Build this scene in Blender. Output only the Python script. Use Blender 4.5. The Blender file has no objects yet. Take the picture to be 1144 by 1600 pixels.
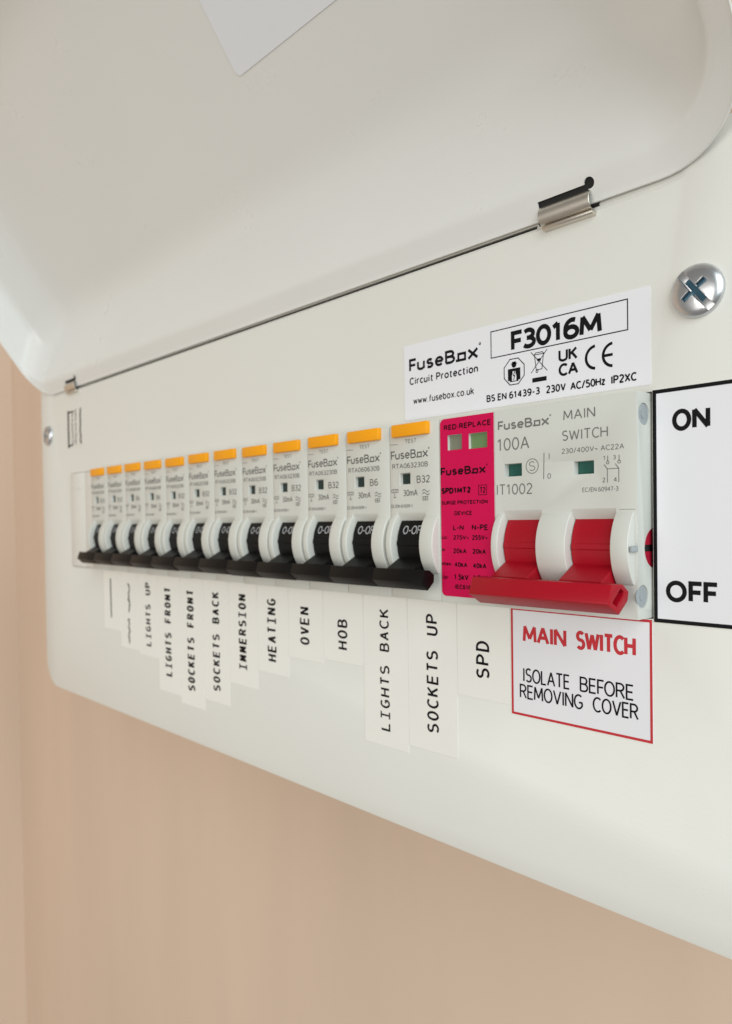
import bpy, bmesh, math, random
from mathutils import Vector, Matrix
random.seed(7)
MM = 0.001
scene = bpy.context.scene
COL = scene.collection

# ------------------------------------------------------------------ camera
cam_d = bpy.data.cameras.new('camera')
cam = bpy.data.objects.new('camera', cam_d)
COL.objects.link(cam)
r_ = Vector((0.65799, 0.75286, -0.01555)); u_ = Vector((-0.00459, 0.02466, 0.99969)); w_ = Vector((-0.75301, 0.65772, -0.01968))
M = Matrix.Identity(4)
for i in range(3):
    M[i][0] = r_[i]; M[i][1] = u_[i]; M[i][2] = -w_[i]
M.translation = Vector((76.542, -147.910, -1.798)) * MM
cam.matrix_world = M
cam_d.sensor_fit = 'AUTO'; cam_d.sensor_width = 36.0
cam_d.lens = 1206.455 / 1600 * 36
cam_d.shift_x = (572 - 541.8) / 1600
cam_d.shift_y = (835.4 - 800) / 1600
cam_d.clip_start = 0.005; cam_d.clip_end = 20
cam_d.dof.use_dof = True
cam_d.dof.focus_distance = 0.165
cam_d.dof.aperture_fstop = 25
scene.camera = cam

# ------------------------------------------------------------------ light
world = bpy.data.worlds.new('World'); scene.world = world
world.use_nodes = True
bg = world.node_tree.nodes['Background']
bg.inputs[0].default_value = (1.0, 0.975, 0.93, 1); bg.inputs[1].default_value = 0.24

def area(name, loc, target, sx, sy, power, color):
    d = bpy.data.lights.new(name, 'AREA'); d.shape = 'RECTANGLE'; d.size = sx; d.size_y = sy
    d.energy = power; d.color = color
    o = bpy.data.objects.new(name, d); COL.objects.link(o)
    o.location = loc
    o.rotation_euler = (Vector(target) - Vector(loc)).to_track_quat('-Z', 'Y').to_euler()
    return o
area('window_light', (1.55, -0.78, 0.62), (-0.05, 0, 0.0), 1.7, 1.7, 37.5, (0.87, 0.96, 1.0))
area('room_light', (-0.05, -1.2, -0.10), (-0.2, 0, 0.0), 0.8, 0.8, 6.0, (1.0, 0.96, 0.90))
vs = scene.view_settings
vs.view_transform = 'Standard'; vs.look = 'None'; vs.exposure = 0.0; vs.gamma = 1.0

# ------------------------------------------------------------------ materials
def mat(name, col, rough=0.5, metal=0.0, var=0.03, vscale=60, bump=0.0, bscale=1500, spec=0.5, coat=0.0, stretch=None, smudge=0):
    m = bpy.data.materials.new(name); m.use_nodes = True
    nt = m.node_tree; b = nt.nodes['Principled BSDF']
    b.inputs['Roughness'].default_value = rough; b.inputs['Metallic'].default_value = metal
    b.inputs['Specular IOR Level'].default_value = spec
    if coat: b.inputs['Coat Weight'].default_value = coat; b.inputs['Coat Roughness'].default_value = 0.15
    tc = nt.nodes.new('ShaderNodeTexCoord')
    src = tc.outputs['Object']
    if stretch:
        mp = nt.nodes.new('ShaderNodeMapping'); mp.inputs['Scale'].default_value = stretch
        nt.links.new(src, mp.inputs[0]); src = mp.outputs[0]
    n = nt.nodes.new('ShaderNodeTexNoise'); n.inputs['Scale'].default_value = vscale; n.inputs['Detail'].default_value = 4
    nt.links.new(src, n.inputs['Vector'])
    mx = nt.nodes.new('ShaderNodeMix'); mx.data_type = 'RGBA'
    lo = [c * (1 - var) for c in col]; hi = [min(1, c * (1 + var)) for c in col]
    mx.inputs[6].default_value = (*lo, 1); mx.inputs[7].default_value = (*hi, 1)
    nt.links.new(n.outputs['Fac'], mx.inputs[0]); nt.links.new(mx.outputs[2], b.inputs['Base Color'])
    if smudge:
        n3 = nt.nodes.new('ShaderNodeTexNoise'); n3.inputs['Scale'].default_value = smudge; n3.inputs['Detail'].default_value = 6; n3.inputs['Roughness'].default_value = 0.65
        nt.links.new(tc.outputs['Object'], n3.inputs['Vector'])
        mr = nt.nodes.new('ShaderNodeMapRange'); mr.inputs[1].default_value = 0.3; mr.inputs[2].default_value = 0.7; mr.inputs[3].default_value = rough-0.05; mr.inputs[4].default_value = rough+0.08
        nt.links.new(n3.outputs['Fac'], mr.inputs[0]); nt.links.new(mr.outputs[0], b.inputs['Roughness'])
    if bump:
        n2 = nt.nodes.new('ShaderNodeTexNoise'); n2.inputs['Scale'].default_value = bscale; n2.inputs['Detail'].default_value = 2
        nt.links.new(tc.outputs['Object'], n2.inputs['Vector'])
        bp = nt.nodes.new('ShaderNodeBump'); bp.inputs['Strength'].default_value = bump; bp.inputs['Distance'].default_value = 0.0001
        nt.links.new(n2.outputs['Fac'], bp.inputs['Height']); nt.links.new(bp.outputs[0], b.inputs['Normal'])
    return m
M_cover = mat('powder_coat_white', (0.71, 0.70, 0.645), 0.36, var=0.02, vscale=25, bump=0.22, bscale=1500, smudge=38)
M_lid = mat('lid_powder_coat', (0.715, 0.71, 0.675), 0.30, var=0.02, vscale=20, bump=0.22, bscale=1500, smudge=30)
M_wall = mat('beige_wall_paint', (0.662, 0.508, 0.388), 0.75, var=0.15, vscale=11, bump=0.5, bscale=300, stretch=(1, 1, 0.14))
M_dev = mat('device_plastic', (0.60, 0.60, 0.545), 0.42, var=0.02, vscale=90, bump=0.06, bscale=2600)
M_ms = mat('switch_plastic', (0.595, 0.60, 0.55), 0.42, var=0.02, vscale=90, bump=0.06, bscale=2600)
M_black = mat('black_toggle_plastic', (0.0035, 0.0033, 0.003), 0.45, var=0.1, vscale=300, bump=0.05, bscale=2500, spec=0.16)
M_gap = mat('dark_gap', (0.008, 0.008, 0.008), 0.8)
M_amber = mat('amber_plastic', (0.88, 0.35, 0.005), 0.4, var=0.03, vscale=200, spec=0.25)
M_red = mat('red_switch_plastic', (0.36, 0.002, 0.012), 0.40, var=0.05, vscale=150, bump=0.05, bscale=2200, spec=0.28)
M_redcap = mat('red_pivot_plastic', (0.40, 0.008, 0.03), 0.4)
M_pink = mat('magenta_sticker', (0.59, 0.001, 0.070), 0.5, var=0.03, vscale=120, spec=0.18)
M_white = mat('white_label_paper', (0.765, 0.765, 0.785), 0.36, var=0.012, vscale=60, smudge=70)
M_tape = mat('label_tape', (0.81, 0.80, 0.745), 0.40, var=0.02, vscale=80)
M_cardw = mat('lid_sticker_white', (0.735, 0.745, 0.765), 0.45, var=0.012)
M_ink = mat('black_ink', (0.006, 0.006, 0.007), 0.6, var=0.1, spec=0.12)
M_grey_ink = mat('grey_laser_print', (0.15, 0.15, 0.14), 0.55, var=0.08, vscale=900)
M_grey_inkd = mat('dark_grey_print', (0.075, 0.075, 0.07), 0.55, var=0.08, vscale=900)
M_pinkink = mat('dark_print_on_magenta', (0.014, 0.001, 0.005), 0.6, spec=0.1)
M_redink = mat('red_ink', (0.52, 0.012, 0.022), 0.45, var=0.04)
M_wtext = mat('white_toggle_print', (0.42, 0.43, 0.44), 0.5, var=0.12, vscale=2500)
M_green = mat('dark_green_flag', (0.004, 0.085, 0.062), 0.35)
M_greenb = mat('black_green_flag', (0.006, 0.022, 0.018), 0.35)
M_glass1 = mat('grey_green_window', (0.20, 0.215, 0.15), 0.25)
M_glass2 = mat('green_window', (0.145, 0.24, 0.095), 0.25)
M_rivet = mat('grey_rivet', (0.33, 0.36, 0.37), 0.45)
M_zinc = mat('zinc_plated_steel', (0.62, 0.64, 0.66), 0.3, metal=1.0, var=0.06, vscale=400, bump=0.12, bscale=900)
M_zincd = mat('blue_passivated_zinc', (0.05, 0.12, 0.17), 0.35, metal=0.8)
M_steel = mat('hinge_steel', (0.66, 0.62, 0.55), 0.36, metal=1.0, var=0.06, vscale=300, bump=0.08, bscale=900)

# ------------------------------------------------------------------ helpers (all sizes in millimetres)
class MB:
    def __init__(s): s.v = []; s.f = []
    def add(s, vs, fs):
        k = len(s.v); s.v += [tuple(p) for p in vs]; s.f += [[i + k for i in q] for q in fs]; return s
    def box(s, x0, x1, y0, y1, z0, z1):
        return s.add([(x0,y0,z0),(x1,y0,z0),(x1,y1,z0),(x0,y1,z0),(x0,y0,z1),(x1,y0,z1),(x1,y1,z1),(x0,y1,z1)],
                     [(3,2,1,0),(4,5,6,7),(0,1,5,4),(1,2,6,5),(2,3,7,6),(3,0,4,7)])
    def prism(s, prof, x0, x1):              # prof: list of (y, z)
        n = len(prof); a = sum(prof[i][0]*prof[(i+1)%n][1]-prof[(i+1)%n][0]*prof[i][1] for i in range(n))
        if a < 0: prof = prof[::-1]
        vs = [(x0, y, z) for y, z in prof] + [(x1, y, z) for y, z in prof]
        fs = [list(range(n))[::-1], list(range(n, 2*n))] + [(i, (i+1)%n, n+(i+1)%n, n+i) for i in range(n)]
        return s.add(vs, fs)
    def pole(s, outline, y0, y1):            # outline: list of (x, z) extruded along y
        n = len(outline); a = sum(outline[i][0]*outline[(i+1)%n][1]-outline[(i+1)%n][0]*outline[i][1] for i in range(n))
        if a < 0: outline = outline[::-1]
        vs = [(x, y0, z) for x, z in outline] + [(x, y1, z) for x, z in outline]
        fs = [list(range(n)), list(range(n, 2*n))[::-1]] + [(i, n+i, n+(i+1)%n, (i+1)%n) for i in range(n)]
        return s.add(vs, fs)
    def quad(s, x0, x1, z0, z1, y): return s.add([(x0,y,z0),(x1,y,z0),(x1,y,z1),(x0,y,z1)], [(0,1,2,3)])
    def line(s, x0, z0, x1, z1, t, y):       # flat stroke on a plane y = const
        d = Vector((x1-x0, z1-z0)); L = d.length or 1e-6; d /= L; n = Vector((-d.y, d.x)) * t/2; e = d*t/2
        p = [(x0-e.x-n.x, z0-e.y-n.y),(x1+e.x-n.x, z1+e.y-n.y),(x1+e.x+n.x, z1+e.y+n.y),(x0-e.x+n.x, z0-e.y+n.y)]
        return s.add([(a,y,b) for a,b in p], [(0,1,2,3)])
    def ring(s, cx, cz, r, t, y, n=18, rz=None, a0=0, a1=360):
        rz = rz or r; vs=[]; fs=[]; full = a1-a0 >= 360
        for i in range(n + (0 if full else 1)):
            a = math.radians(a0+(a1-a0)*i/n)
            for k in (-1,1): vs.append((cx+(r+k*t/2)*math.cos(a), y, cz+(rz+k*t/2)*math.sin(a)))
        m = len(vs)//2
        for i in range(n):
            j=(i+1)%m; fs.append((2*i,2*i+1,2*j+1,2*j))
        return s.add(vs,fs)
    def frame(s, x0,x1,z0,z1,t,y):
        s.quad(x0,x1,z0,z0+t,y); s.quad(x0,x1,z1-t,z1,y); s.quad(x0,x0+t,z0+t,z1-t,y); s.quad(x1-t,x1,z0+t,z1-t,y); return s
    def mesh(s, name):
        me = bpy.data.meshes.new(name); me.from_pydata([(a*MM,b*MM,c*MM) for a,b,c in s.v], [], s.f); me.update(); return me
def tag(o, label=None, cat=None, group=None, kind=None):
    if label: o['label'] = label
    if cat: o['category'] = cat
    if group: o['group'] = group
    if kind: o['kind'] = kind
    return o
def link(name, me, m, parent=None, smooth=False):
    o = bpy.data.objects.new(name, me); COL.objects.link(o)
    if m and not me.materials: me.materials.append(m)
    if parent: o.parent = parent
    if smooth:
        for p in me.polygons: p.use_smooth = True
        if smooth is not True: me.set_sharp_from_angle(angle=math.radians(smooth))
    return o
def bake(o):
    dg = bpy.context.evaluated_depsgraph_get(); dg.update()
    me = bpy.data.meshes.new_from_object(o.evaluated_get(dg)); me.name = o.data.name
    o.modifiers.clear(); o.data = me; return o
def temp(mb):
    me = mb.mesh('cutter'); o = bpy.data.objects.new('cutter', me); COL.objects.link(o)
    bm = bmesh.new(); bm.from_mesh(me); bmesh.ops.recalc_face_normals(bm, faces=bm.faces); bm.to_mesh(me); bm.free()
    return o
def solid(name, mb, m, parent=None, cuts=(), bevel=0.0, seg=2, label=None):
    me = mb.mesh(name)
    bm = bmesh.new(); bm.from_mesh(me); bmesh.ops.recalc_face_normals(bm, faces=bm.faces); bm.to_mesh(me); bm.free()
    BIG = Matrix.Scale(1000, 4)
    me.transform(BIG)                        # booleans and bevels are worked at a millimetre scale
    o = link(name, me, m, None)
    tmp = []
    for c in cuts:
        t = temp(c); t.data.transform(BIG); tmp.append(t)
        md = o.modifiers.new('b', 'BOOLEAN'); md.operation = 'DIFFERENCE'; md.solver = 'EXACT'; md.object = t
    if bevel:
        md = o.modifiers.new('v', 'BEVEL'); md.width = bevel; md.segments = seg; md.limit_method = 'ANGLE'
        md.angle_limit = math.radians(32); md.harden_normals = False; md.use_clamp_overlap = True
    if cuts or bevel:
        bake(o)
        for p in o.data.polygons: p.use_smooth = True
        o.data.set_sharp_from_angle(angle=math.radians(28 if bevel else 25))
    o.data.transform(Matrix.Scale(MM, 4)); o.parent = parent
    for t in tmp:
        md = t.data; bpy.data.objects.remove(t); bpy.data.meshes.remove(md)
    if label: o['label'] = label
    return o
def rrect(x0, x1, z0, z1, r, n=6, corners=(1,1,1,1)):   # corners: bl, br, tr, tl
    out = []
    for k, (cx, cz, a) in enumerate(((x0,z0,180),(x1,z0,270),(x1,z1,0),(x0,z1,90))):
        if not corners[k] or r <= 0: out.append((cx, cz)); continue
        sx = 1 if k in (0,3) else -1; sz = 1 if k in (0,1) else -1
        for i in range(n+1):
            t = math.radians(a + 90*i/n); out.append((cx+sx*r+r*math.cos(t), cz+sz*r+r*math.sin(t)))
    return out
# --- lettering: a small single-stroke alphabet drawn as ribbons (units: cap height 1)
def _arc(cx, cy, rx, ry, a0, a1, n=10):
    return [(cx+rx*math.cos(math.radians(a0+(a1-a0)*i/n)), cy+ry*math.sin(math.radians(a0+(a1-a0)*i/n))) for i in range(n+1)]
def _oval(w, h, y=0.0, n=20): return _arc(w/2, y+h/2, w/2, h/2, 90, 450, n)
XH = 0.70
GL = {
 'A': (0.62, [[(0,0),(0.31,1),(0.62,0)],[(0.11,0.34),(0.51,0.34)]]),
 'B': (0.52, [[(0,0),(0,1),(0.27,1)]+_arc(0.27,0.765,0.20,0.235,90,-90,8)+[(0,0.53)],[(0,0.53),(0.27,0.53)]+_arc(0.27,0.265,0.25,0.265,90,-90,8)+[(0,0)]]),
 'C': (0.56, [_arc(0.34,0.5,0.34,0.5,48,312,18)]),
 'D': (0.58, [[(0,0),(0,1),(0.2,1)]+_arc(0.2,0.5,0.38,0.5,90,-90,12)+[(0.2,0),(0,0)]]),
 'E': (0.44, [[(0.44,1),(0,1),(0,0),(0.44,0)],[(0,0.52),(0.40,0.52)]]),
 'F': (0.34, [[(0.42,1),(0,1),(0,0)],[(0,0.50),(0.38,0.50)]]),
 'G': (0.60, [_arc(0.34,0.5,0.34,0.5,50,330,18)+[(0.60,0.45),(0.36,0.45)]]),
 'H': (0.56, [[(0,0),(0,1)],[(0.56,0),(0.56,1)],[(0,0.52),(0.56,0.52)]]),
 'I': (0.10, [[(0.05,0),(0.05,1)]]),
 'K': (0.52, [[(0,0),(0,1)],[(0.50,1),(0.04,0.48)],[(0.17,0.62),(0.52,0)]]),
 'L': (0.40, [[(0,1),(0,0),(0.40,0)]]),
 'M': (0.72, [[(0,0),(0.05,1),(0.36,0.18),(0.67,1),(0.72,0)]]),
 'N': (0.58, [[(0,0),(0,1),(0.58,0),(0.58,1)]]),
 'O': (0.66, [_oval(0.66,1)]),
 'P': (0.50, [[(0,0),(0,1),(0.24,1)]+_arc(0.24,0.735,0.26,0.265,90,-90,10)+[(0,0.47)]]),
 'R': (0.53, [[(0,0),(0,1),(0.24,1)]+_arc(0.24,0.75,0.25,0.25,90,-90,10)+[(0,0.50)],[(0.26,0.50),(0.53,0)]]),
 'S': (0.48, [_arc(0.24,0.755,0.22,0.245,35,250,10)+_arc(0.24,0.26,0.24,0.26,80,-145,12)]),
 'T': (0.54, [[(0,1),(0.54,1)],[(0.27,1),(0.27,0)]]),
 'U': (0.56, [[(0,1),(0,0.28)]+_arc(0.28,0.28,0.28,0.28,180,360,10)+[(0.56,1)]]),
 'V': (0.60, [[(0,1),(0.30,0),(0.60,1)]]),
 'W': (0.88, [[(0,1),(0.21,0),(0.44,0.92),(0.67,0),(0.88,1)]]),
 'X': (0.56, [[(0,0),(0.56,1)],[(0,1),(0.56,0)]]),
 '0': (0.50, [_oval(0.50,1)]),
 '1': (0.34, [[(0,0.80),(0.20,1),(0.20,0)]]),
 '2': (0.48, [_arc(0.235,0.735,0.225,0.265,160,-25,10)+[(0.0,0.0),(0.48,0)]]),
 '3': (0.47, [_arc(0.22,0.765,0.21,0.235,145,-90,10)+[(0.14,0.53)],[(0.14,0.53),(0.22,0.53)]+_arc(0.22,0.265,0.25,0.265,90,-145,10)]),
 '4': (0.52, [[(0.38,0),(0.38,1),(0,0.28),(0.52,0.28)]]),
 '5': (0.46, [[(0.42,1),(0.08,1),(0.05,0.55)]+_arc(0.20,0.30,0.26,0.30,110,-140,12)]),
 '6': (0.49, [_arc(0.30,0.50,0.30,0.50,68,180,8)+_arc(0.245,0.30,0.245,0.30,180,-180,16)]),
 '7': (0.46, [[(0,1),(0.46,1),(0.14,0)]]),
 '8': (0.48, [_arc(0.24,0.76,0.20,0.24,-90,270,14)+_arc(0.24,0.26,0.24,0.26,90,-270,16)]),
 '9': (0.49, [_arc(0.245,0.70,0.245,0.30,0,360,16)+_arc(0.19,0.50,0.30,0.50,0,-112,8)]),
 'a': (0.42, [_arc(0.21,0.47,0.20,0.23,150,0,8)+[(0.41,0)],[(0.41,0.42),(0.2,0.42)]+_arc(0.2,0.21,0.20,0.21,90,270,8)+[(0.41,0.10)]]),
 'b': (0.46, [[(0,1),(0,0)],_oval(0.46,XH)]),
 'c': (0.38, [_arc(0.24,XH/2,0.24,XH/2,50,310,12)]),
 'e': (0.46, [[(0.0,0.36),(0.46,0.36)]+_arc(0.23,XH/2,0.23,XH/2,2,318,14)]),
 'f': (0.30, [[(0.11,0)]+[(0.11,0.78)]+_arc(0.28,0.80,0.17,0.2,180,85,6),[(0,0.66),(0.28,0.66)]]),
 'i': (0.10, [[(0.05,0),(0.05,XH)],[(0.05,0.86),(0.05,0.98)]]),
 'k': (0.40, [[(0,0),(0,1)],[(0.38,XH),(0.03,0.34)],[(0.13,0.44),(0.40,0)]]),
 'm': (0.70, [[(0,0),(0,XH)],_arc(0.175,0.49,0.175,0.21,180,0,7)+[(0.35,0)],_arc(0.525,0.49,0.175,0.21,180,0,7)+[(0.70,0)]]),
 'n': (0.40, [[(0,0),(0,XH)],_arc(0.20,0.48,0.20,0.22,180,0,8)+[(0.40,0)]]),
 'o': (0.48, [_oval(0.48,XH)]),
 'p': (0.46, [[(0,XH),(0,-0.28)],_oval(0.46,XH)]),
 'r': (0.26, [[(0,0),(0,XH)],_arc(0.22,0.46,0.22,0.24,180,80,6)]),
 's': (0.36, [_arc(0.18,0.525,0.16,0.175,30,250,8)+_arc(0.18,0.18,0.18,0.18,80,-150,9)]),
 't': (0.30, [[(0.11,0.92),(0.11,0.14)]+_arc(0.25,0.14,0.14,0.14,180,280,5),[(0,XH),(0.28,XH)]]),
 'u': (0.42, [[(0,XH),(0,0.21)]+_arc(0.21,0.21,0.21,0.21,180,360,8)+[(0.42,XH)],[(0.42,0.2),(0.42,0)]]),
 'w': (0.62, [[(0,XH),(0.15,0),(0.31,0.62),(0.47,0),(0.62,XH)]]),
 'x': (0.42, [[(0,0),(0.42,XH)],[(0,XH),(0.42,0)]]),
 'z': (0.38, [[(0,XH),(0.38,XH),(0,0),(0.38,0)]]),
 '.': (0.10, [[(0.05,0.0),(0.05,0.08)]]), ':': (0.10, [[(0.05,0.04),(0.05,0.15)],[(0.05,0.5),(0.05,0.61)]]),
 '/': (0.36, [[(0,-0.05),(0.36,1.05)]]), '-': (0.28, [[(0,0.40),(0.28,0.40)]]),
 '~': (0.44, [_arc(0.11,0.40,0.11,0.09,180,0,5)+_arc(0.33,0.40,0.11,0.09,180,360,5)]),
}
def ribbon(mb, pts, t, y):
    """one stroke of width t (mm) as a mitred ribbon on the plane y"""
    P = [Vector(p) for p in pts]; Q = [P[0]]
    for p in P[1:]:
        if (p-Q[-1]).length > 1e-4: Q.append(p)
    if len(Q) < 2: return
    closed = len(Q) > 3 and (Q[0]-Q[-1]).length < 1e-3
    for i in range(1, len(Q)-1):             # acute corner: two overlapping strokes
        a = (Q[i]-Q[i-1]).normalized(); b = (Q[i+1]-Q[i]).normalized()
        if a.dot(b) < -0.05:
            ribbon(mb, Q[:i+1], t, y); ribbon(mb, Q[i:], t, y-0.0012); return
    if closed: Q = Q[:-1]
    n = len(Q); vs = []; fs = []
    for i in range(n):
        if closed: a, b = Q[i-1], Q[(i+1) % n]
        else: a, b = Q[max(i-1,0)], Q[min(i+1,n-1)]
        d0 = (Q[i]-a); d1 = (b-Q[i])
        if d0.length < 1e-6: d0 = d1
        if d1.length < 1e-6: d1 = d0
        d0 = d0.normalized(); d1 = d1.normalized()
        n0 = Vector((-d0.y, d0.x)); n1 = Vector((-d1.y, d1.x)); m = n0+n1
        if m.length < 0.35:                  # hairpin: square it off
            m = n0; k = 1.0
        else:
            m.normalize(); k = min(1/max(m.dot(n0), 0.3), 1.6)
        for s in (-1, 1):
            q = Q[i]+m*(s*k*t/2); vs.append((q.x, y, q.y))
    for i in range(n if closed else n-1):
        j = (i+1) % n; fs.append((2*i, 2*j, 2*j+1, 2*i+1))
    mb.add(vs, fs)
def text(mb, txt, x0, x1, z0, z1, y, weight=0.13, rot=False, track=None, slope=0.0, single=False):
    """fit txt into x0..x1 and cap height z0..z1 (mm). rot: reads bottom to top along z."""
    if rot: H = x1-x0; Wd = z1-z0
    else: H = z1-z0; Wd = x1-x0
    t = weight*abs(H); gap = 0.14 if track is None else track
    x = 0; items = []
    for ch_ in txt:
        if ch_ == ' ': x += 0.34; continue
        w, st = GL[ch_]
        for s in st: items.append([(x+a, b) for a, b in s])
        x += w+gap+weight*0.55
    tot = max(a for s in items for a, b in s); lo = min(a for s in items for a, b in s)
    sx_ = (abs(Wd)-t)/max(tot-lo, 0.02) if tot-lo > 0.02 else 0; sy = (abs(H)-t)
    for k, s in enumerate(items):
        yy = y-0.0025*(k % 5)
        if rot: pts = [(x1-t/2-b*sy, z0+t/2+(a-lo)*sx_) for a, b in s]
        else: pts = [(x0+t/2+(a-lo)*sx_, z0+t/2+b*sy+slope*((a-lo)/max(tot-lo,.02)-0.5)) for a, b in s]
        ribbon(mb, pts, t, yy)
def logo(mb, x0, x1, z0, z1, y, weight=0.14):
    """the maker's word mark: the second o is a small square"""
    W = x1-x0; h = z1-z0; t = h*weight
    text(mb, 'FuseB', x0, x0+W*0.655, z0, z1, y, weight, track=0.12)
    a, b = x0+W*0.685, x0+W*0.800
    mb.frame(a, b, z0+h*0.02, z0+h*0.66, t*0.95, y)
    mb.quad(a-W*0.02, a, z0+h*0.02, z0+h*0.02+t*0.95, y)
    ribbon(mb, [(x0+W*0.83, z0+t*0.4), (x0+W*0.945, z0+h*0.70)], t, y-0.003); ribbon(mb, [(x0+W*0.83, z0+h*0.70), (x0+W*0.945, z0+t*0.4)], t, y-0.006)
    mb.ring(x0+W*0.978, z0+h*0.97, h*0.07, h*0.06, y, 10)

F = -5.2                                     # face plane of the devices (mm in front of the cover)
PITCH = 17.5
CZ = -8.5                                    # height of the toggle axis

# ------------------------------------------------------------------ setting: wall and return wall
mb = MB(); mb.box(-655, 700, 86, 96, -700, 700)
tag(solid('wall', mb, M_wall), 'beige painted wall behind the white distribution board', kind='structure')
mb = MB(); mb.box(-665, -648, -500, 88.0, -700, 700)
tag(solid('side_wall', mb, M_wall), 'narrow strip of lighter beige wall at the left edge', kind='structure')

# ------------------------------------------------------------------ the consumer unit
unit = bpy.data.objects.new('consumer_unit', None); COL.objects.link(unit); unit.location = (0, 0, 0)
tag(unit, 'white metal consumer unit with its lid open and labels on the cover', 'fuse box')
L_, R_ = -335.4, 21.6
CR = 33.0                                     # right edge of the cover, beyond the lid
out = rrect(L_, CR, -85.6, 71.5, 14, 10, (1,1,0,0))
# ---- lid: a pressed tray, hinged along the top of the cover and tipped forward
A36 = math.radians(36)
lid = bpy.data.objects.new('lid', None)
def lidpt(x, e, d): return (x, -0.45 - e*math.sin(A36) + d*math.cos(A36), 63.98 + e*math.cos(A36) + d*math.sin(A36))
E_LEN = 149.0
# how far each side of the tray leans in with depth (bottom = hinge side)
PB = [(0,0),(0.2,0.15),(1.7,5.6),(2.0,6.2),(2.5,6.9),(21.5,24.2),(23,26.2),(24.6,29.5),(25.6,33.5),(26,38)]
PL = [(0,0),(14.5,4.3),(15.6,4.9),(16.4,6.0),(22.5,19.5),(24,23),(25.3,27),(26,33)]
PR = [(0,0),(0.2,0.15),(1.7,4.7),(2.0,5.2),(2.5,5.7),(15.5,10.6),(17,12),(22.5,22),(24,25.2),(25.3,29),(26,35)]
PC = [(0,19),(2.5,15),(16,14),(26,11)]
def pl_(P, d):
    for (a, va), (b, vb) in zip(P, P[1:]):
        if d <= b: return va+(vb-va)*(d-a)/(b-a)
    return P[-1][1]
rings = []
for d in (0,0.2,0.5,0.9,1.3,1.7,1.85,2.0,2.25,2.5,3.0,4.0,4.4,5.5,7,9,11,13,14.5,15.2,15.8,16.4,17.2,18.5,20,21.5,22.5,23.3,24,24.6,25.1,25.5,25.8,26):
    rings.append((d, pl_(PB,d), pl_(PL,d), pl_(PR,d), pl_(PL,d), pl_(PC,d)))
vs = []; fs = []; NC = 14; N = 4*(NC+1)
for (d, b, l, r, t, rad) in rings:
    for (x, e) in rrect(L_+l, R_-r, b, E_LEN-t, rad, NC): vs.append(lidpt(x, e, d))
for k in range(len(rings)-1):
    for i in range(N):
        j = (i+1) % N; fs.append((k*N+i, k*N+j, (k+1)*N+j, (k+1)*N+i))
fs.append([ (len(rings)-1)*N+i for i in range(N)])
lm = MB().add(vs, fs)
me = lm.mesh('lid')
bm = bmesh.new(); bm.from_mesh(me); bmesh.ops.recalc_face_normals(bm, faces=bm.faces)
n_in = Vector((0, -math.cos(A36), -math.sin(A36)))
big = max(bm.faces, key=lambda f: f.calc_area())
if big.normal.dot(n_in) < 0: bmesh.ops.reverse_faces(bm, faces=bm.faces)
bm.to_mesh(me); bm.free()
lid = link('lid', me, M_lid, unit)
md = lid.modifiers.new('s', 'SOLIDIFY'); md.thickness = 0.35*MM; md.offset = -1
def lidprism(pts, d0, d1):                   # pts (x, e)
    n = len(pts); m = MB(); m.add([lidpt(x,e,d0) for x,e in pts]+[lidpt(x,e,d1) for x,e in pts], [list(range(n)), list(range(n,2*n))[::-1]]+[(i,n+i,n+(i+1)%n,(i+1)%n) for i in range(n)]); return m
bake(lid)
# hinge slots through the lid wall (with a keyhole end)
FE, FD = 0.958, 0.287                         # direction up the sloping flange (e, d)
def flangeprism(outl, n0, n1):                # outl: (x, s) along the flange, n: through its thickness
    m = MB(); n = len(outl)
    P = lambda x, s_, q: lidpt(x, FE*s_-FD*q, FD*s_+FE*q)
    return m.add([P(x,s_,n0) for x,s_ in outl]+[P(x,s_,n1) for x,s_ in outl], [list(range(n)), list(range(n,2*n))[::-1]]+[(i,n+i,n+(i+1)%n,(i+1)%n) for i in range(n)])
def cutters(x0, x1):
    return (flangeprism([(x0,1.6),(x1,1.6),(x1,4.0),(x0,4.0)], -1.5, 2.5),
            flangeprism([(x1+0.35+1.2*math.cos(math.radians(20*k)), 4.05+1.2*math.sin(math.radians(20*k))) for k in range(18)], -1.5, 2.5))
lid.data.transform(Matrix.Scale(1000, 4))
for c in cutters(-24.9, -12.4) + cutters(-298.8, -286.3):
    t = temp(c); t.data.transform(Matrix.Scale(1000, 4)); md = lid.modifiers.new('b', 'BOOLEAN'); md.operation = 'DIFFERENCE'; md.solver = 'EXACT'; md.object = t
    bake(lid); bpy.data.objects.remove(t)
lid.data.transform(Matrix.Scale(MM, 4))
for p in lid.data.polygons: p.use_smooth = True
lid.data.set_sharp_from_angle(angle=math.radians(40))
lid['label'] = 'white pressed metal lid swung open above the cover'
# dark strip added behind each hinge slot, standing in for the shade there
for (a, b) in ((-26.5, -9.0), (-300.4, -283.0)):
    solid('slot_shade_strip', flangeprism([(a,1.0),(b,1.0),(b,6.0),(a,6.0)], 0.64, 0.74), M_gap, lid)
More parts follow.
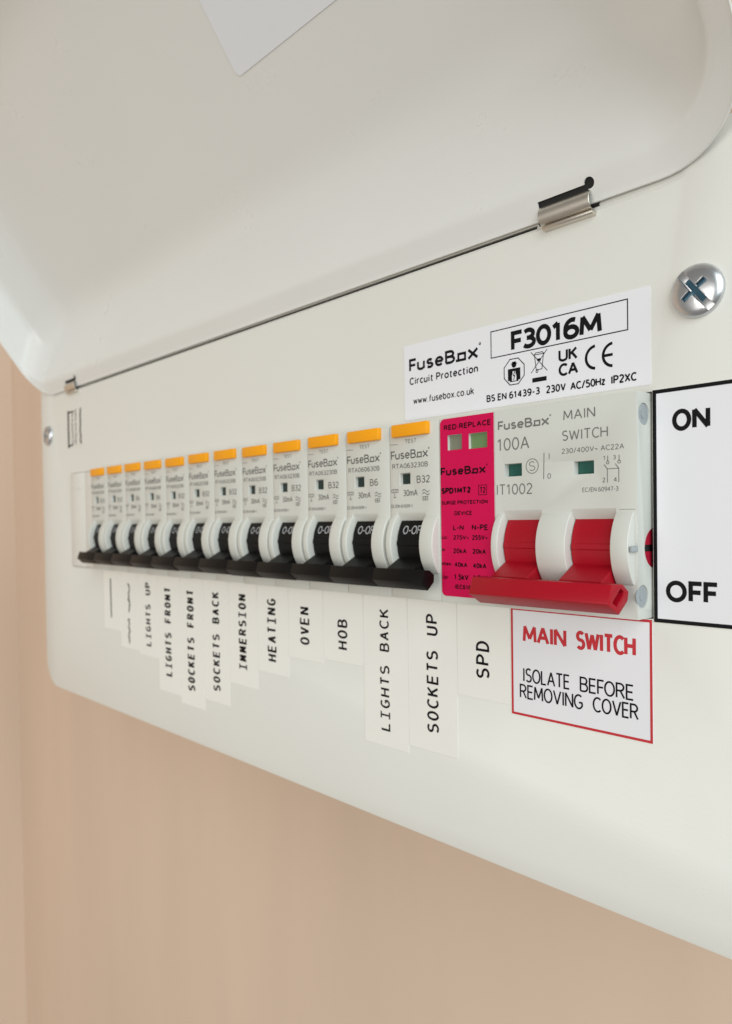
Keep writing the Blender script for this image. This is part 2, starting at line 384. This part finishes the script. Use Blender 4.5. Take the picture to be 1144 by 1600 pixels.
# the cover and body are relieved where the open lid swings past their top edge
def hull_mb(pts):
    bm = bmesh.new()
    for p in pts: bm.verts.new(p)
    r = bmesh.ops.convex_hull(bm, input=bm.verts)
    bmesh.ops.delete(bm, geom=[g for g in r['geom_interior'] if isinstance(g, bmesh.types.BMVert)], context='VERTS')
    bm.verts.index_update(); m_ = MB(); m_.add([tuple(v.co) for v in bm.verts], [[v.index for v in f.verts] for f in bm.faces]); bm.free(); return m_
sw = []
for (d, b, l, r, t, rad) in [(-6,0,0,0,0,19)]+[g for g in rings if g[0] in (0,4.4,9,16.4,22.5,26)]:
    for (x, e) in rrect(L_+l-0.8, R_-r+0.8, b-1.6, E_LEN, rad+0.7, 8): sw.append(lidpt(x, e, d+(1.5 if d > 25 else 0)))
swing = hull_mb(sw)
cover = MB().pole(out, 0, 1.4)
cut1 = MB().box(-297.2, 0.45, -5, 5, -22.75, 22.8)
cut2 = MB().box(-286, -26.5, -5, 5, 62.95, 63.7)
solid('front_cover', cover, M_cover, unit, (cut1, cut2, swing), bevel=0.35)
out2 = rrect(L_+0.8, CR-0.8, -84.8, 70.9, 13, 8, (1,1,0,0))
back = MB().pole(out2, 1.42, 85.9)
hole = MB().box(-298, 1.2, -5, 60, -26, 26); hole2 = MB().box(-300, 3, -5, 12, 61.5, 65)
solid('enclosure_body', back, M_cover, unit, (hole, hole2, swing), bevel=0.0)
solid('gap_shade_block', MB().box(-299, 2, 6, 11, 61.6, 64.9), M_gap, unit)  # dark block added behind the hinge gap, the gap's shade put into its colour
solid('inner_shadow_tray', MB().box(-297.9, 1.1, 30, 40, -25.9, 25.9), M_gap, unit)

# white card stuck inside the lid
m = MB(); o_ = [(x, e) for x, e in rrect(-119.5, -36, 63.8, 108, 2.2, 5)]
n = len(o_); m.add([lidpt(x,e,25.75) for x,e in o_]+[lidpt(x,e,25.98) for x,e in o_], [list(range(n)), list(range(n,2*n))[::-1]]+[(i,n+i,n+(i+1)%n,(i+1)%n) for i in range(n)])
solid('lid_sticker', m, M_cardw, lid)

# ---- hinge clips: rolled steel knuckles joining lid and cover
def hinge(x0, x1):
    h = bpy.data.objects.new('hinge_clip', None)
    prof_o = []; prof_i = []
    for i in range(15):
        a = math.radians(60 + 215*i/14)
        prof_o.append((0.2+2.35*math.cos(a), 64.7+2.35*math.sin(a)))
        prof_i.append((0.2+2.0*math.cos(a), 64.7+2.0*math.sin(a)))
    o = solid('hinge_clip', MB().prism(prof_o + prof_i[::-1], x0, x1), M_steel, unit, bevel=0.06, seg=1)
    lip = [(0.7,62.0),(-1.25,62.35),(-1.75,61.85),(-1.4,61.35),(0.9,61.2)]
    solid('clip_lip', MB().prism(lip, x0+0.7, x1+0.6), M_steel, o, bevel=0.15)
    solid('hinge_pin', MB().pole([(x1+0.2+1.3*math.cos(math.radians(30*i)), 0) for i in range(2)], 0, 0) if False else MB().prism([(1.2+1.5*math.cos(math.radians(30*i)), 64.55+1.5*math.sin(math.radians(30*i))) for i in range(12)], x0-1.2, x1+1.0), M_gap, o)
    return o
hinge(-24.6, -12.0)
hinge(-298.5, -286.5)

# ---- pan head screws
def screw(x, z, ang, first=None):
    if first:
        o = first.copy(); COL.objects.link(o); o.location = (x*MM, 0, z*MM); o.rotation_euler = (0, ang, 0)
        for ch_ in first.children:
            c = ch_.copy(); COL.objects.link(c); c.parent = o
        return o
    m = MB(); prof = [(5.05, 0.0), (5.08, -0.5), (4.9, -0.95), (4.5, -1.32), (3.8, -1.65), (2.8, -1.9), (1.4, -2.05), (0.0001, -2.1)]
    n = 40; vs = []; fs = []
    for (r, y) in prof:
        for i in range(n):
            a = 2*math.pi*i/n; vs.append((r*math.cos(a), y, r*math.sin(a)))
    for k in range(len(prof)-1):
        for i in range(n): fs.append((k*n+i, k*n+(i+1)%n, (k+1)*n+(i+1)%n, (k+1)*n+i))
    fs.append(list(range(n))); fs.append([(len(prof)-1)*n+i for i in range(n)])
    m.add(vs, fs)
    slot = MB().box(-0.75, 0.75, -4, -1.0, -6, 6)
    cross = MB()
    arms = []
    for k in range(4):
        a = math.pi/2*k
        for (rr, da) in ((0.75, -0.785),(2.75, -0.20),(2.75, 0.20)):
            arms.append((rr*math.cos(a+da), rr*math.sin(a+da)))
    cross.pole(arms, -4, -0.4)
    o = solid('screw', m, M_zinc, unit, (slot, cross), bevel=0.1, seg=2)
    arms2 = [(a*0.99, b*0.99) for a, b in arms]
    rec = MB().pole(arms2, -0.7, -0.35)
    solid('drive_recess', rec, M_zincd, o)
    o.location = (x*MM, 0, z*MM); o.rotation_euler = (0, ang, 0)
    return o
s0 = screw(9.8, 40.5, math.radians(-38))
screw(-325.3, 43.8, math.radians(25), s0)

# ---- printed labels on the cover
def plate(name, x0, x1, z0, z1, m, label, th=0.12, r=0.0):
    o = solid(name, MB().pole(rrect(x0, x1, z0, z1, r, 4), -th, -0.004), m, unit)
    o['label'] = label; return o
Y = -0.15
# product label
pl = plate('product_label', -68.3, 0.3, 24.2, 43.9, M_white, 'white product label reading F3016M above the main switch', r=0.4)
m = MB()
logo(m, -66.5, -42.2, 36.75, 40.2, Y, 0.20)
text(m, 'Circuit Protection', -66.4, -43.4, 33.35, 35.3, Y, 0.18)
text(m, 'www.fusebox.co.uk', -65.1, -44.7, 28.2, 30.0, Y, 0.15)
m.frame(-39.5, -4.4, 35.9, 42.35, 0.24, Y)
text(m, 'F3016M', -33.6, -10.3, 36.45, 41.2, Y, 0.215, track=0.05)
# installer sign: octagon with a figure holding a spark
cx, cz = -32.8, 31.85
oc = [(cx+3.05*math.cos(math.radians(22.5+45*i)), cz+3.2*math.sin(math.radians(22.5+45*i))) for i in range(9)]
for (a, b) in zip(oc, oc[1:]): m.line(a[0], a[1], b[0], b[1], 0.22, Y)
m.ring(cx, cz+1.55, 0.33, 0.66, Y, 12); m.quad(cx-0.85, cx+0.85, cz+1.72, cz+1.95, Y); m.quad(cx-0.55, cx+0.55, cz+1.95, cz+2.3, Y)
m.quad(cx-1.75, cx-1.2, cz-2.0, cz+0.75, Y); m.quad(cx+1.2, cx+1.75, cz-2.0, cz+0.75, Y); m.quad(cx-1.2, cx+1.2, cz+0.1, cz+0.75, Y)
m.quad(cx-1.2, cx-0.62, cz-2.3, cz+0.1, Y); m.quad(cx+0.62, cx+1.2, cz-2.3, cz+0.1, Y)
m.quad(cx-0.62, cx-0.42, cz-0.75, cz+0.1, Y); m.quad(cx+0.42, cx+0.62, cz-0.75, cz+0.1, Y); m.quad(cx-0.62, cx+0.62, cz-2.3, cz-2.1, Y)
m.line(cx+0.2, cz-0.0, cx-0.2, cz-0.95, 0.2, Y); m.line(cx-0.2, cz-0.95, cx+0.2, cz-0.95, 0.18, Y); m.line(cx+0.2, cz-0.95, cx-0.15, cz-1.9, 0.2, Y)
# crossed bin and bar
bx = -25.95
for a in ((-1.2,34.6,-0.75,31.3),(1.2,34.6,0.75,31.3),(-0.75,31.3,0.75,31.3),(-1.35,34.7,1.35,34.7),(-0.9,35.1,0.9,35.1),(-0.9,35.1,-1.3,34.7),(0.9,35.1,1.3,34.7),
          (-2.1,35.4,2.1,30.8),(2.1,35.4,-2.1,30.8)): m.line(bx+a[0], a[1], bx+a[2], a[3], 0.17, Y)
m.ring(bx-0.55, 30.95, 0.28, 0.18, Y, 10); m.quad(bx-0.5, bx+0.5, 33.2, 33.75, Y)
m.quad(-27.8, -24.0, 28.55, 29.55, Y)
text(m, 'UK', -20.9, -16.1, 32.0, 34.8, Y, 0.20, track=0.1); text(m, 'CA', -20.9, -16.0, 28.85, 31.65, Y, 0.20, track=0.06)
m.ring(-11.75, 31.7, 2.35, 0.62, Y, 20, 2.35, 95, 265); m.ring(-7.75, 31.6, 2.35, 0.62, Y, 20, 2.35, 95, 265); m.quad(-9.9, -7.9, 31.3, 31.9, Y)
text(m, 'BS EN 61439-3', -40.9, -25.8, 25.7, 27.4, Y, 0.19); text(m, '230V', -24.2, -19.1, 25.6, 27.35, Y, 0.19); text(m, 'AC/50Hz', -18.0, -9.6, 25.5, 27.25, Y, 0.19, track=0.1); text(m, 'IP2XC', -8.3, -2.6, 25.4, 27.2, Y, 0.19, track=0.12)
link('lettering', m.mesh('product_lettering'), M_ink, pl)

# ON / OFF label
ol = plate('on_off_label', 0.62, 18.6, -23.3, 22.95, M_white, 'white label with black border reading ON and OFF')
m = MB(); m.frame(0.62, 18.6, -23.3, 22.95, 0.78, Y)
text(m, 'ON', 4.6, 12.0, 14.35, 18.65, Y, 0.205, track=0.12); text(m, 'OFF', 3.1, 13.5, -19.05, -14.75, Y, 0.205, track=0.12)
link('lettering', m.mesh('on_off_lettering'), M_ink, ol)

# MAIN SWITCH warning label
wl = plate('warning_label', -34.5, 0.2, -48.0, -22.95, M_white, 'white red-bordered label reading MAIN SWITCH isolate before removing cover')
m = MB(); m.frame(-34.5, 0.2, -48.0, -22.95, 0.55, Y)
text(m, 'MAIN', -31.2, -19.6, -30.9, -26.7, Y, 0.185, track=0.08); text(m, 'SWITCH', -17.2, -3.3, -30.9, -26.7, Y, 0.185, track=0.08)
link('red_lettering', m.mesh('warning_red'), M_redink, wl)
m = MB()
text(m, 'ISOLATE', -31.2, -18.8, -40.05, -36.7, Y, 0.120, track=0.10); text(m, 'BEFORE', -16.4, -3.8, -40.0, -36.65, Y, 0.120, track=0.10)
text(m, 'REMOVING', -32.2, -15.6, -43.95, -40.6, Y, 0.120, track=0.10); text(m, 'COVER', -13.3, -2.8, -43.85, -40.5, Y, 0.120, track=0.10)
link('black_lettering', m.mesh('warning_black'), M_ink, wl)

# circuit name tapes under the devices
def mono(m, txt, xl, xr, z0, z1, bold=0.14):
    """typewriter spacing, rotated to read upwards; I gets serifs"""
    n = len(txt); adv = (z1-z0)/(n-0.2)
    for i, ch_ in enumerate(txt):
        if ch_ == ' ': continue
        a = z0+adv*i; w = adv*0.78
        if ch_ == 'I':
            t = (xr-xl)*0.13
            m.quad(xl, xr, a+w/2-t/2, a+w/2+t/2, Y); m.quad(xl, xl+t, a+w*0.12, a+w*0.88, Y); m.quad(xr-t, xr, a+w*0.12, a+w*0.88, Y)
        else: text(m, ch_, xl, xr, a, a+w, Y, bold, rot=True)
def scrawl(m, xc, segs, rng):
    """small print too worn to read: broken strokes along the tape"""
    for (za, zb) in segs:
        z = za; x = xc
        while z < zb:
            dz = rng.uniform(0.8, 1.9); x2 = xc+rng.uniform(-0.75, 0.75)
            m.line(x, z, x2, min(z+dz, zb), 0.85, Y)
            if rng.random() < 0.4: m.line(x2, min(z+dz, zb), x2+rng.uniform(-1.3, 1.3), min(z+dz, zb), 0.4, Y)
            x = x2; z += dz
tapes = [('SPD', -34.75, -51.0, -46.1, -45.1, -41.0, -41.0, -31.8),
         ('SOCKETS UP', -51.2, -68.3, -62.6, -61.7, -57.6, -57.6, -26.6),
         ('LIGHTS BACK', -68.5, -85.9, -64.9, -79.4, -75.6, -60.6, -26.6),
         ('HOB', -86.1, -104.0, -43.9, -97.4, -93.0, -40.1, -31.0),
         ('OVEN', -104.2, -121.4, -45.4, -115.6, -110.9, -40.7, -28.8),
         ('HEATING', -121.6, -139.0, -52.2, -133.3, -128.4, -48.2, -27.3),
         ('IMMERSION', -139.2, -156.6, -58.8, -150.6, -145.8, -53.4, -27.0),
         ('SOCKETS BACK', -156.8, -174.0, -67.6, -168.0, -163.2, -63.5, -27.2),
         ('SOCKETS FRONT', -174.2, -191.8, -72.0, -186.4, -181.2, -66.3, -27.5),
         ('LIGHTS FRONT', -192.0, -209.6, -69.6, -204.2, -199.0, -63.2, -27.5),
         ('LIGHTS UP', -209.8, -226.8, -57.2, -220.8, -216.3, -53.1, -26.5),
         ('', -227.0, -244.4, -56.0, 0, 0, 0, 0), ('', -244.6, -261.4, -49.3, 0, 0, 0, 0)]
names = ['white tape reading SPD', 'long tape reading SOCKETS UP', 'long tape reading LIGHTS BACK', 'short tape reading HOB', 'short tape reading OVEN', 'tape reading HEATING', 'tape reading IMMERSION', 'long tape reading SOCKETS BACK', 'longest tape reading SOCKETS FRONT', 'tape reading LIGHTS FRONT', 'tape reading LIGHTS UP', 'illegible tape, second from the left end', 'illegible short tape at the left end']
rng = random.Random(3)
for i, (txt, xr, xl, zb, ta, tb, tz0, tz1) in enumerate(tapes):
    o = plate('circuit_label', xl, xr - 0.12, zb, -22.9, M_tape, names[i], th=0.11)
    m = MB()
    if txt: mono(m, txt, ta, tb, tz0, tz1, 0.155 if i < 6 else 0.172)
    elif i == 11: scrawl(m, (xl+xr)/2-0.6, [(-53.5, -43.5), (-40.0, -28.2)], rng)
    else: m.line((xl+xr)/2-1.2, -43.6, (xl+xr)/2-1.5, -27.2, 1.0, Y)
    link('lettering', m.mesh('tape_lettering'), M_ink, o)

# upright notice at the left end
nl = plate('notice_label', -300.5, -282.0, 35.2, 54.0, M_cover, 'small upright notice label with a bracket-shaped print', th=0.08)
m = MB()
m.line(-299.0, 36.2, -299.0, 52.6, 1.7, Y); m.line(-299.0, 52.6, -292.5, 52.6, 0.7, Y); m.line(-299.0, 36.2, -293.5, 36.6, 0.7, Y)
for xx in (-294.0, -290.0, -284.2):
    z = 37.0
    while z < 52.5:
        d = rng.uniform(0.6, 1.8); m.line(xx+rng.uniform(-.5,.5), z, xx+rng.uniform(-.5,.5), z+d, 1.3 if xx > -285 else 0.8, Y); z += d+rng.uniform(0.6, 1.5)
link('lettering', m.mesh('notice_lettering'), M_ink, nl)

# ------------------------------------------------------------------ devices
def arc(r, cy, z0, z1, n=12):
    return [(cy-math.sqrt(max(r*r-(z-CZ)**2, 0)), z) for z in [z0+(z1-z0)*i/n for i in range(n+1)]]
RIB = [( -4.6, -0.6)] + arc(12.0, 4.15, -1.2, -15.6, 14) + [(-4.6, -16.0)]
def slotcut(x0, x1):
    return MB().prism([(-14, -0.35), (F, -0.35), (F+1.35, -2.5), (4, -2.6), (4, -17.6), (-14, -17.6)], x0, x1)
DR, DY = 10.6, 4.9                            # drum radius and axis depth
def drum(mb, x0, x1):
    prof = arc(DR, DY, -1.6, -14.5, 16) + [(3.5, -14.5), (3.5, -1.6)]
    mb.prism(prof, x0, x1)
    rp = [(DY-math.sqrt(DR**2-(z-CZ)**2)-0.22, z) for z in (-7.6, -8.2, -8.8)]
    mb.prism([(-5.3, -7.3)] + rp + [(-5.3, -9.1)], x0+0.05, x1-0.05)
def on_drum(mb_src):                          # wrap flat print round the drum
    out = MB(); out.f = mb_src.f
    out.v = [(x, DY-math.sqrt(DR**2-(z-CZ)**2)-0.05, z) for x, y, z in mb_src.v]; return out

def breaker():
    root = bpy.data.objects.new('circuit_breaker', None); COL.objects.link(root)
    b = MB().box(-17.44, -0.06, F, 9, -22.5, 22.5)
    win = MB().box(-13.9, -10.2, -9, F+1.2, 7.0, 9.8)
    body = solid('body', b, M_dev, root, (slotcut(-14.9, -5.1), win), bevel=0.32)
    solid('toggle_guard', MB().prism(RIB, -5.06, -0.5), M_dev, body, bevel=0.32, seg=3)
    solid('toggle_guard', MB().prism(RIB, -17.0, -14.94), M_dev, body, bevel=0.32, seg=3)
    solid('indicator_window', MB().box(-13.85, -10.25, F+1.08, F+1.16, 7.05, 9.75), M_greenb, root)
    solid('test_button', MB().box(-15.7, -3.1, F-1.25, F+0.5, 19.15, 22.4), M_amber, root, bevel=0.35)
    t = MB(); drum(t, -14.75, -5.25)
    t.prism([(-4.5,-11.8),(-9.6,-14.5),(-8.4,-18.2),(-3.5,-17.0)], -14.7, -5.3)
    tg = solid('toggle', t, M_black, root, bevel=0.12, seg=1)
    hb = [(-11.4,-14.4),(-9.2,-14.6),(-7.6,-15.8),(-7.8,-17.6),(-10.0,-19.5),(-12.4,-17.4)]
    solid('handle', MB().prism(hb, -17.47, -0.05), M_black, tg, bevel=0.14)
    m = MB(); text(m, 'O-OFF', -13.0, -5.6, -5.9, -3.7, 0, 0.125, track=0.1)
    link('toggle_lettering', on_drum(m).mesh('toggle_print'), M_wtext, tg)
    m = MB(); y = F-0.04
    text(m, 'TEST', -11.8, -7.7, 17.45, 18.45, y, 0.12)
    m.line(-17.1, 17.5, -14.4, 17.4, 0.12, y)
    logo(m, -17.0, -3.2, 13.5, 15.75, y, 0.145)
    m.line(-14.2, 3.0, -14.2, 3.0, .01, y)
    text(m, '30mA', -12.6, -7.6, 3.9, 5.55, y, 0.12)
    for k in (0, 1):                          # wave mark
        z = 4.3+0.75*k; x = -5.9; st = [(0,0),(0.6,0.35),(1.2,0),(1.8,-0.35),(2.4,0)]
        for (a, b2) in zip(st, st[1:]): m.line(x+a[0], z+a[1], x+b2[0], z+b2[1], 0.16, y)
    m.frame(-5.8, -4.0, 2.65, 3.65, 0.14, y); m.line(-4.9, 2.8, -4.9, 3.5, 0.14, y); m.line(-5.6, 3.15, -4.2, 3.15, 0.12, y)
    m.frame(-17.0, -14.5, 4.9, 5.8, 0.14, y); m.line(-16.1, 4.95, -16.1, 5.75, 0.12, y); m.line(-15.3, 4.95, -15.3, 5.75, 0.12, y); m.line(-15.8, 4.6, -15.8, 3.7, 0.16, y); m.line(-16.2, 3.7, -15.4, 3.7, 0.14, y)
    text(m, 'EC/EN 61009-1', -17.1, -9.5, 0.95, 1.8, y, 0.13)
    link('lettering', m.mesh('breaker_print'), M_grey_inkd, root)
    return root
def rating_mesh(code, amp):
    m = MB(); y = F-0.04
    text(m, code, -16.5, -3.9, 11.1, 12.4, y, 0.13)
    text(m, amp, -7.8, -3.3 if len(amp) > 2 else -4.6, 7.1, 8.95, y, 0.125)
    me = m.mesh('rating_print'); me.materials.append(M_grey_inkd); return me
R32 = rating_mesh('RTA063230B', 'B32'); R6 = rating_mesh('RTA060630B', 'B6')
proto = breaker()
link('rating_lettering', R32, None, proto)
circuits = ['SOCKETS UP', 'LIGHTS BACK', 'HOB', 'OVEN', 'HEATING', 'IMMERSION', 'SOCKETS BACK', 'SOCKETS FRONT', 'LIGHTS FRONT', 'LIGHTS UP']
labels = ['white circuit breaker beside the magenta surge device, above the SOCKETS UP tape', 'circuit breaker marked B6 above the LIGHTS BACK tape, black toggle down']
labels += ['white circuit breaker with black toggle and amber button above the %s tape' % c for c in circuits[2:]]
labels += ['second breaker from the left end of the row, above an illegible tape', 'leftmost circuit breaker of the row, beside the blank modules']
is6 = {1, 8, 9}
for i in range(12):
    if i == 0: o = proto
    else:
        o = proto.copy(); COL.objects.link(o)
        for c in proto.children:
            k = c.copy(); COL.objects.link(k); k.parent = o
            if c.data is R32 and i in is6: k.data = R6
            for g in c.children:
                q = g.copy(); COL.objects.link(q); q.parent = k
    o.location = ((-51.57 - PITCH*i + (rng.uniform(-.05,.05) if i else 0))*MM, rng.uniform(-.12,.12)*MM, rng.uniform(-.12,.12)*MM)
    o.rotation_euler = (0, math.radians(rng.uniform(-.12,.12)), 0)
    tag(o, labels[i], 'circuit breaker', 'circuit breakers in the row')
# blank modules at the left end
for i in range(2):
    x1 = -51.57 - PITCH*12 - PITCH*i
    b = MB().box(x1-17.44, x1-0.06, -0.9, 9, -22.45, 22.5)
    o = solid('blank_module', b, M_cover, None, bevel=0.35)
    m = MB(); m.box(x1-14, x1-3.5, -1.2, -0.8, 15.0, 15.4)
    solid('grip_ridge', m, M_cover, o)
    tag(o, ['plain white blank module directly left of the last circuit breaker', 'plain white blank module nearest the left edge of the cover'][i], 'blank module', 'blank modules')

# surge protection device
spd = bpy.data.objects.new('surge_protector', None); COL.objects.link(spd); spd.location = (-51.52*MM, 0, 0)
tag(spd, 'magenta-faced surge protection device between the main switch and the breakers', 'surge protector')
def sx(v): return v + 51.52
w1 = (-48.9, -44.35, 14.6, 18.25); w2 = (-42.3, -36.75, 14.45, 18.05)
c1 = [MB().box(sx(a), sx(b), -9, F+0.9, c, d) for a, b, c, d in (w1, w2)]
solid('body', MB().box(0.06, 16.7, F, 9, -22.5, 22.5), M_dev, spd, c1, bevel=0.45)
c2 = [MB().box(sx(a), sx(b), -9, 0, c, d) for a, b, c, d in (w1, w2)]
face = solid('face_sticker', MB().pole(rrect(0.25, 16.62, -20.9, 22.3, 1.3, 5, (1,0,0,1)), F-0.13, F-0.005), M_pink, spd, c2)
m = MB(); a, b, c, d = w1; m.box(sx(a)+.05, sx(b)-.05, F+0.78, F+0.88, c+.05, d-.05); solid('status_window', m, M_glass1, spd)
m = MB(); a, b, c, d = w2; m.box(sx(a)+.05, sx(b)-.05, F+0.78, F+0.88, c+.05, d-.05); solid('status_window', m, M_glass2, spd, label='green status window')
m = MB(); y = F-0.17
def st(txt, x0, x1, z0, z1, bold=0.21): text(m, txt, sx(x0), sx(x1), z0, z1, y, bold)
st('RED:REPLACE', -50.0, -35.6, 19.5, 20.8); logo(m, sx(-51.2), sx(-36.6), 8.5, 10.5, y, 0.21)
st('SPD1MT2', -51.0, -41.8, 4.05, 5.55, 0.27); m.frame(sx(-39.5), sx(-37.0), 3.4, 5.8, 0.14, y); st('T2', -39.1, -37.4, 3.9, 5.3, 0.17)
st('SURGE PROTECTION', -51.0, -36.8, 1.4, 2.35); st('DEVICE', -46.9, -41.5, -1.2, -0.2)
st('L-N', -47.4, -44.1, -4.8, -3.55); st('N-PE', -41.6, -36.8, -4.8, -3.45)
st('Uc:', -51.1, -49.1, -7.0, -6.1); st('275V~', -47.4, -42.5, -7.1, -6.0); st('255V~', -41.6, -36.9, -7.1, -5.95)
st('In:', -51.1, -50.0, -10.0, -9.1); st('20kA', -47.5, -43.3, -10.4, -9.2); st('20kA', -41.5, -37.5, -10.4, -9.2)
st('Imax:', -51.1, -47.9, -13.45, -12.5); st('40kA', -47.1, -43.1, -13.7, -12.5); st('40kA', -41.4, -37.4, -13.8, -12.55)
st('Up:', -51.1, -49.0, -16.7, -15.8); st('1.5kV', -47.3, -42.8, -16.8, -15.4); st('1.5kV', -41.4, -37.0, -16.8, -15.4)
st('IEC61643', -47.0, -40.0, -19.0, -17.9)
link('lettering', m.mesh('surge_print'), M_pinkink, spd)

# main switch
ms = bpy.data.objects.new('main_switch', None); COL.objects.link(ms)
tag(ms, 'double-width grey main switch with a wide red handle pulled down', 'switch')
S1 = (-32.3, -22.2); S2 = (-14.8, -4.6)
cuts = [slotcut(*S1), slotcut(*S2), MB().box(-32.0, -27.25, -9, F+1.75, 7.3, 10.2), MB().box(-14.1, -9.4, -9, F+1.75, 6.85, 9.6)]
def disc(cy, cz, r, x0, x1, n=24): return MB().prism([(cy+r*math.cos(2*math.pi*i/n), cz+r*math.sin(2*math.pi*i/n)) for i in range(n)], x0, x1)
cuts += [disc(-2.35, 18.2, 2.2, -0.45, 1), disc(-3.4, -18.0, 2.3, -0.45, 1), disc(1.6, -8.5, 4.1, -0.9, 1)]
body = solid('body', MB().box(-34.72, -0.02, F, 9, -22.5, 22.5), M_ms, ms, cuts, bevel=0.4)
for (a, b) in ((-34.2, -32.34), (-22.16, -14.84), (-4.56, -0.7)):
    solid('toggle_guard', MB().prism(RIB, a, b), M_ms, body, bevel=0.25, seg=3)
for (a, b, c, d) in ((-31.95, -27.3, 7.35, 10.15), (-14.05, -9.45, 6.9, 9.55)):
    solid('indicator_window', MB().box(a, b, F+1.6, F+1.7, c, d), M_green, ms)
for (cy, cz) in ((-2.35, 18.2), (-3.4, -18.0)):
    rv = disc(cy, cz, 2.12, -0.44, -0.25); rv.add(*(lambda q: (q.v, q.f))(disc(cy, cz, 0.85, -0.3, -0.12, 16)))
    solid('rivet', rv, M_rivet, ms, bevel=0.0)
pv = solid('pivot_cap', disc(1.6, -8.5, 4.05, -0.88, -0.30), M_redcap, ms, (MB().box(-0.6, 1, -3.5, 6, -9.2, -7.8), MB().box(-0.6, 1, 0.9, 2.3, -13, -4)))
solid('pivot_slot', MB().box(-0.75, -0.58, -1.4, 4.6, -9.15, -7.85).box(-0.75, -0.58, 0.95, 2.25, -11.5, -5.5), M_gap, pv)
solid('latch_nub', MB().box(-0.5, 0.08, -7.6, -5.4, -9.0, -7.9).box(-0.9, 0.1, -6.3, -5.3, -9.0, -7.9), M_rivet, body, bevel=0.1)
t = MB()
for (a, b) in (S1, S2):
    drum(t, a+0.15, b-0.15)
    t.prism([(-4.5,-11.6),(-10.5,-14.9),(-9.0,-18.4),(-3.5,-17.2)], a+0.2, b-0.2)
tg = solid('toggle', t, M_red, ms, bevel=0.12, seg=1)
hb = [(-14.3,-14.9),(-10.2,-15.1),(-7.9,-16.7),(-8.3,-18.5),(-11.7,-21.0),(-15.8,-18.6)]
hole = MB().prism([(-10.9,-15.9),(-9.6,-16.8),(-12.5,-19.3),(-14.0,-18.4)], -7.0, 2)
solid('handle', MB().prism(hb, -34.3, -0.4), M_red, tg, (hole,), bevel=0.3)
m = MB(); y = F-0.04
logo(m, -33.7, -19.4, 17.9, 20.0, y, 0.18)
text(m, '100A', -33.9, -25.2, 13.2, 16.05, y, 0.105); text(m, 'MAIN', -16.5, -9.0, 18.4, 20.55, y, 0.115)
text(m, 'SWITCH', -16.8, -6.2, 14.1, 16.3, y, 0.115); text(m, '230/400V~ AC22A', -17.0, -2.7, 11.4, 12.5, y, 0.13)
m.ring(-24.5, 9.3, 1.6, 0.16, y, 24); text(m, 'S', -25.3, -23.7, 8.25, 10.35, y, 0.08)
m.line(-21.55, 6.4, -21.4, 11.9, 0.17, y); m.line(-20.1, 10.6, -20.1, 11.7, 0.16, y); text(m, '0', -20.6, -19.7, 6.3, 7.5, y, 0.13)
text(m, 'IT1002', -34.2, -24.5, 3.2, 5.65, y, 0.105)
for (xo) in (0.0, 2.5):
    m.line(-6.4+xo, 7.6, -6.4+xo, 4.9, 0.16, y); m.line(-6.4+xo, 7.6, -7.1+xo, 8.5, 0.16, y); m.ring(-6.3+xo, 8.9, 0.3, 0.15, y, 12); m.line(-6.3+xo, 9.2, -6.3+xo, 10.2, 0.16, y)
m.line(-6.4, 7.6, -3.9, 7.6, 0.14, y)
text(m, '1', -7.3, -6.9, 9.4, 10.3, y, 0.14); text(m, '3', -5.1, -4.5, 9.4, 10.3, y, 0.14); text(m, '2', -7.5, -6.9, 4.9, 5.9, y, 0.14); text(m, '4', -5.0, -4.3, 4.9, 5.9, y, 0.14)
text(m, 'EC/EN 60947-3', -12.1, -4.0, 3.1, 4.05, y, 0.12)
m.line(-3.9, -0.65, -0.5, -0.65, 0.08, y)
link('lettering', m.mesh('switch_print'), M_grey_ink, ms)
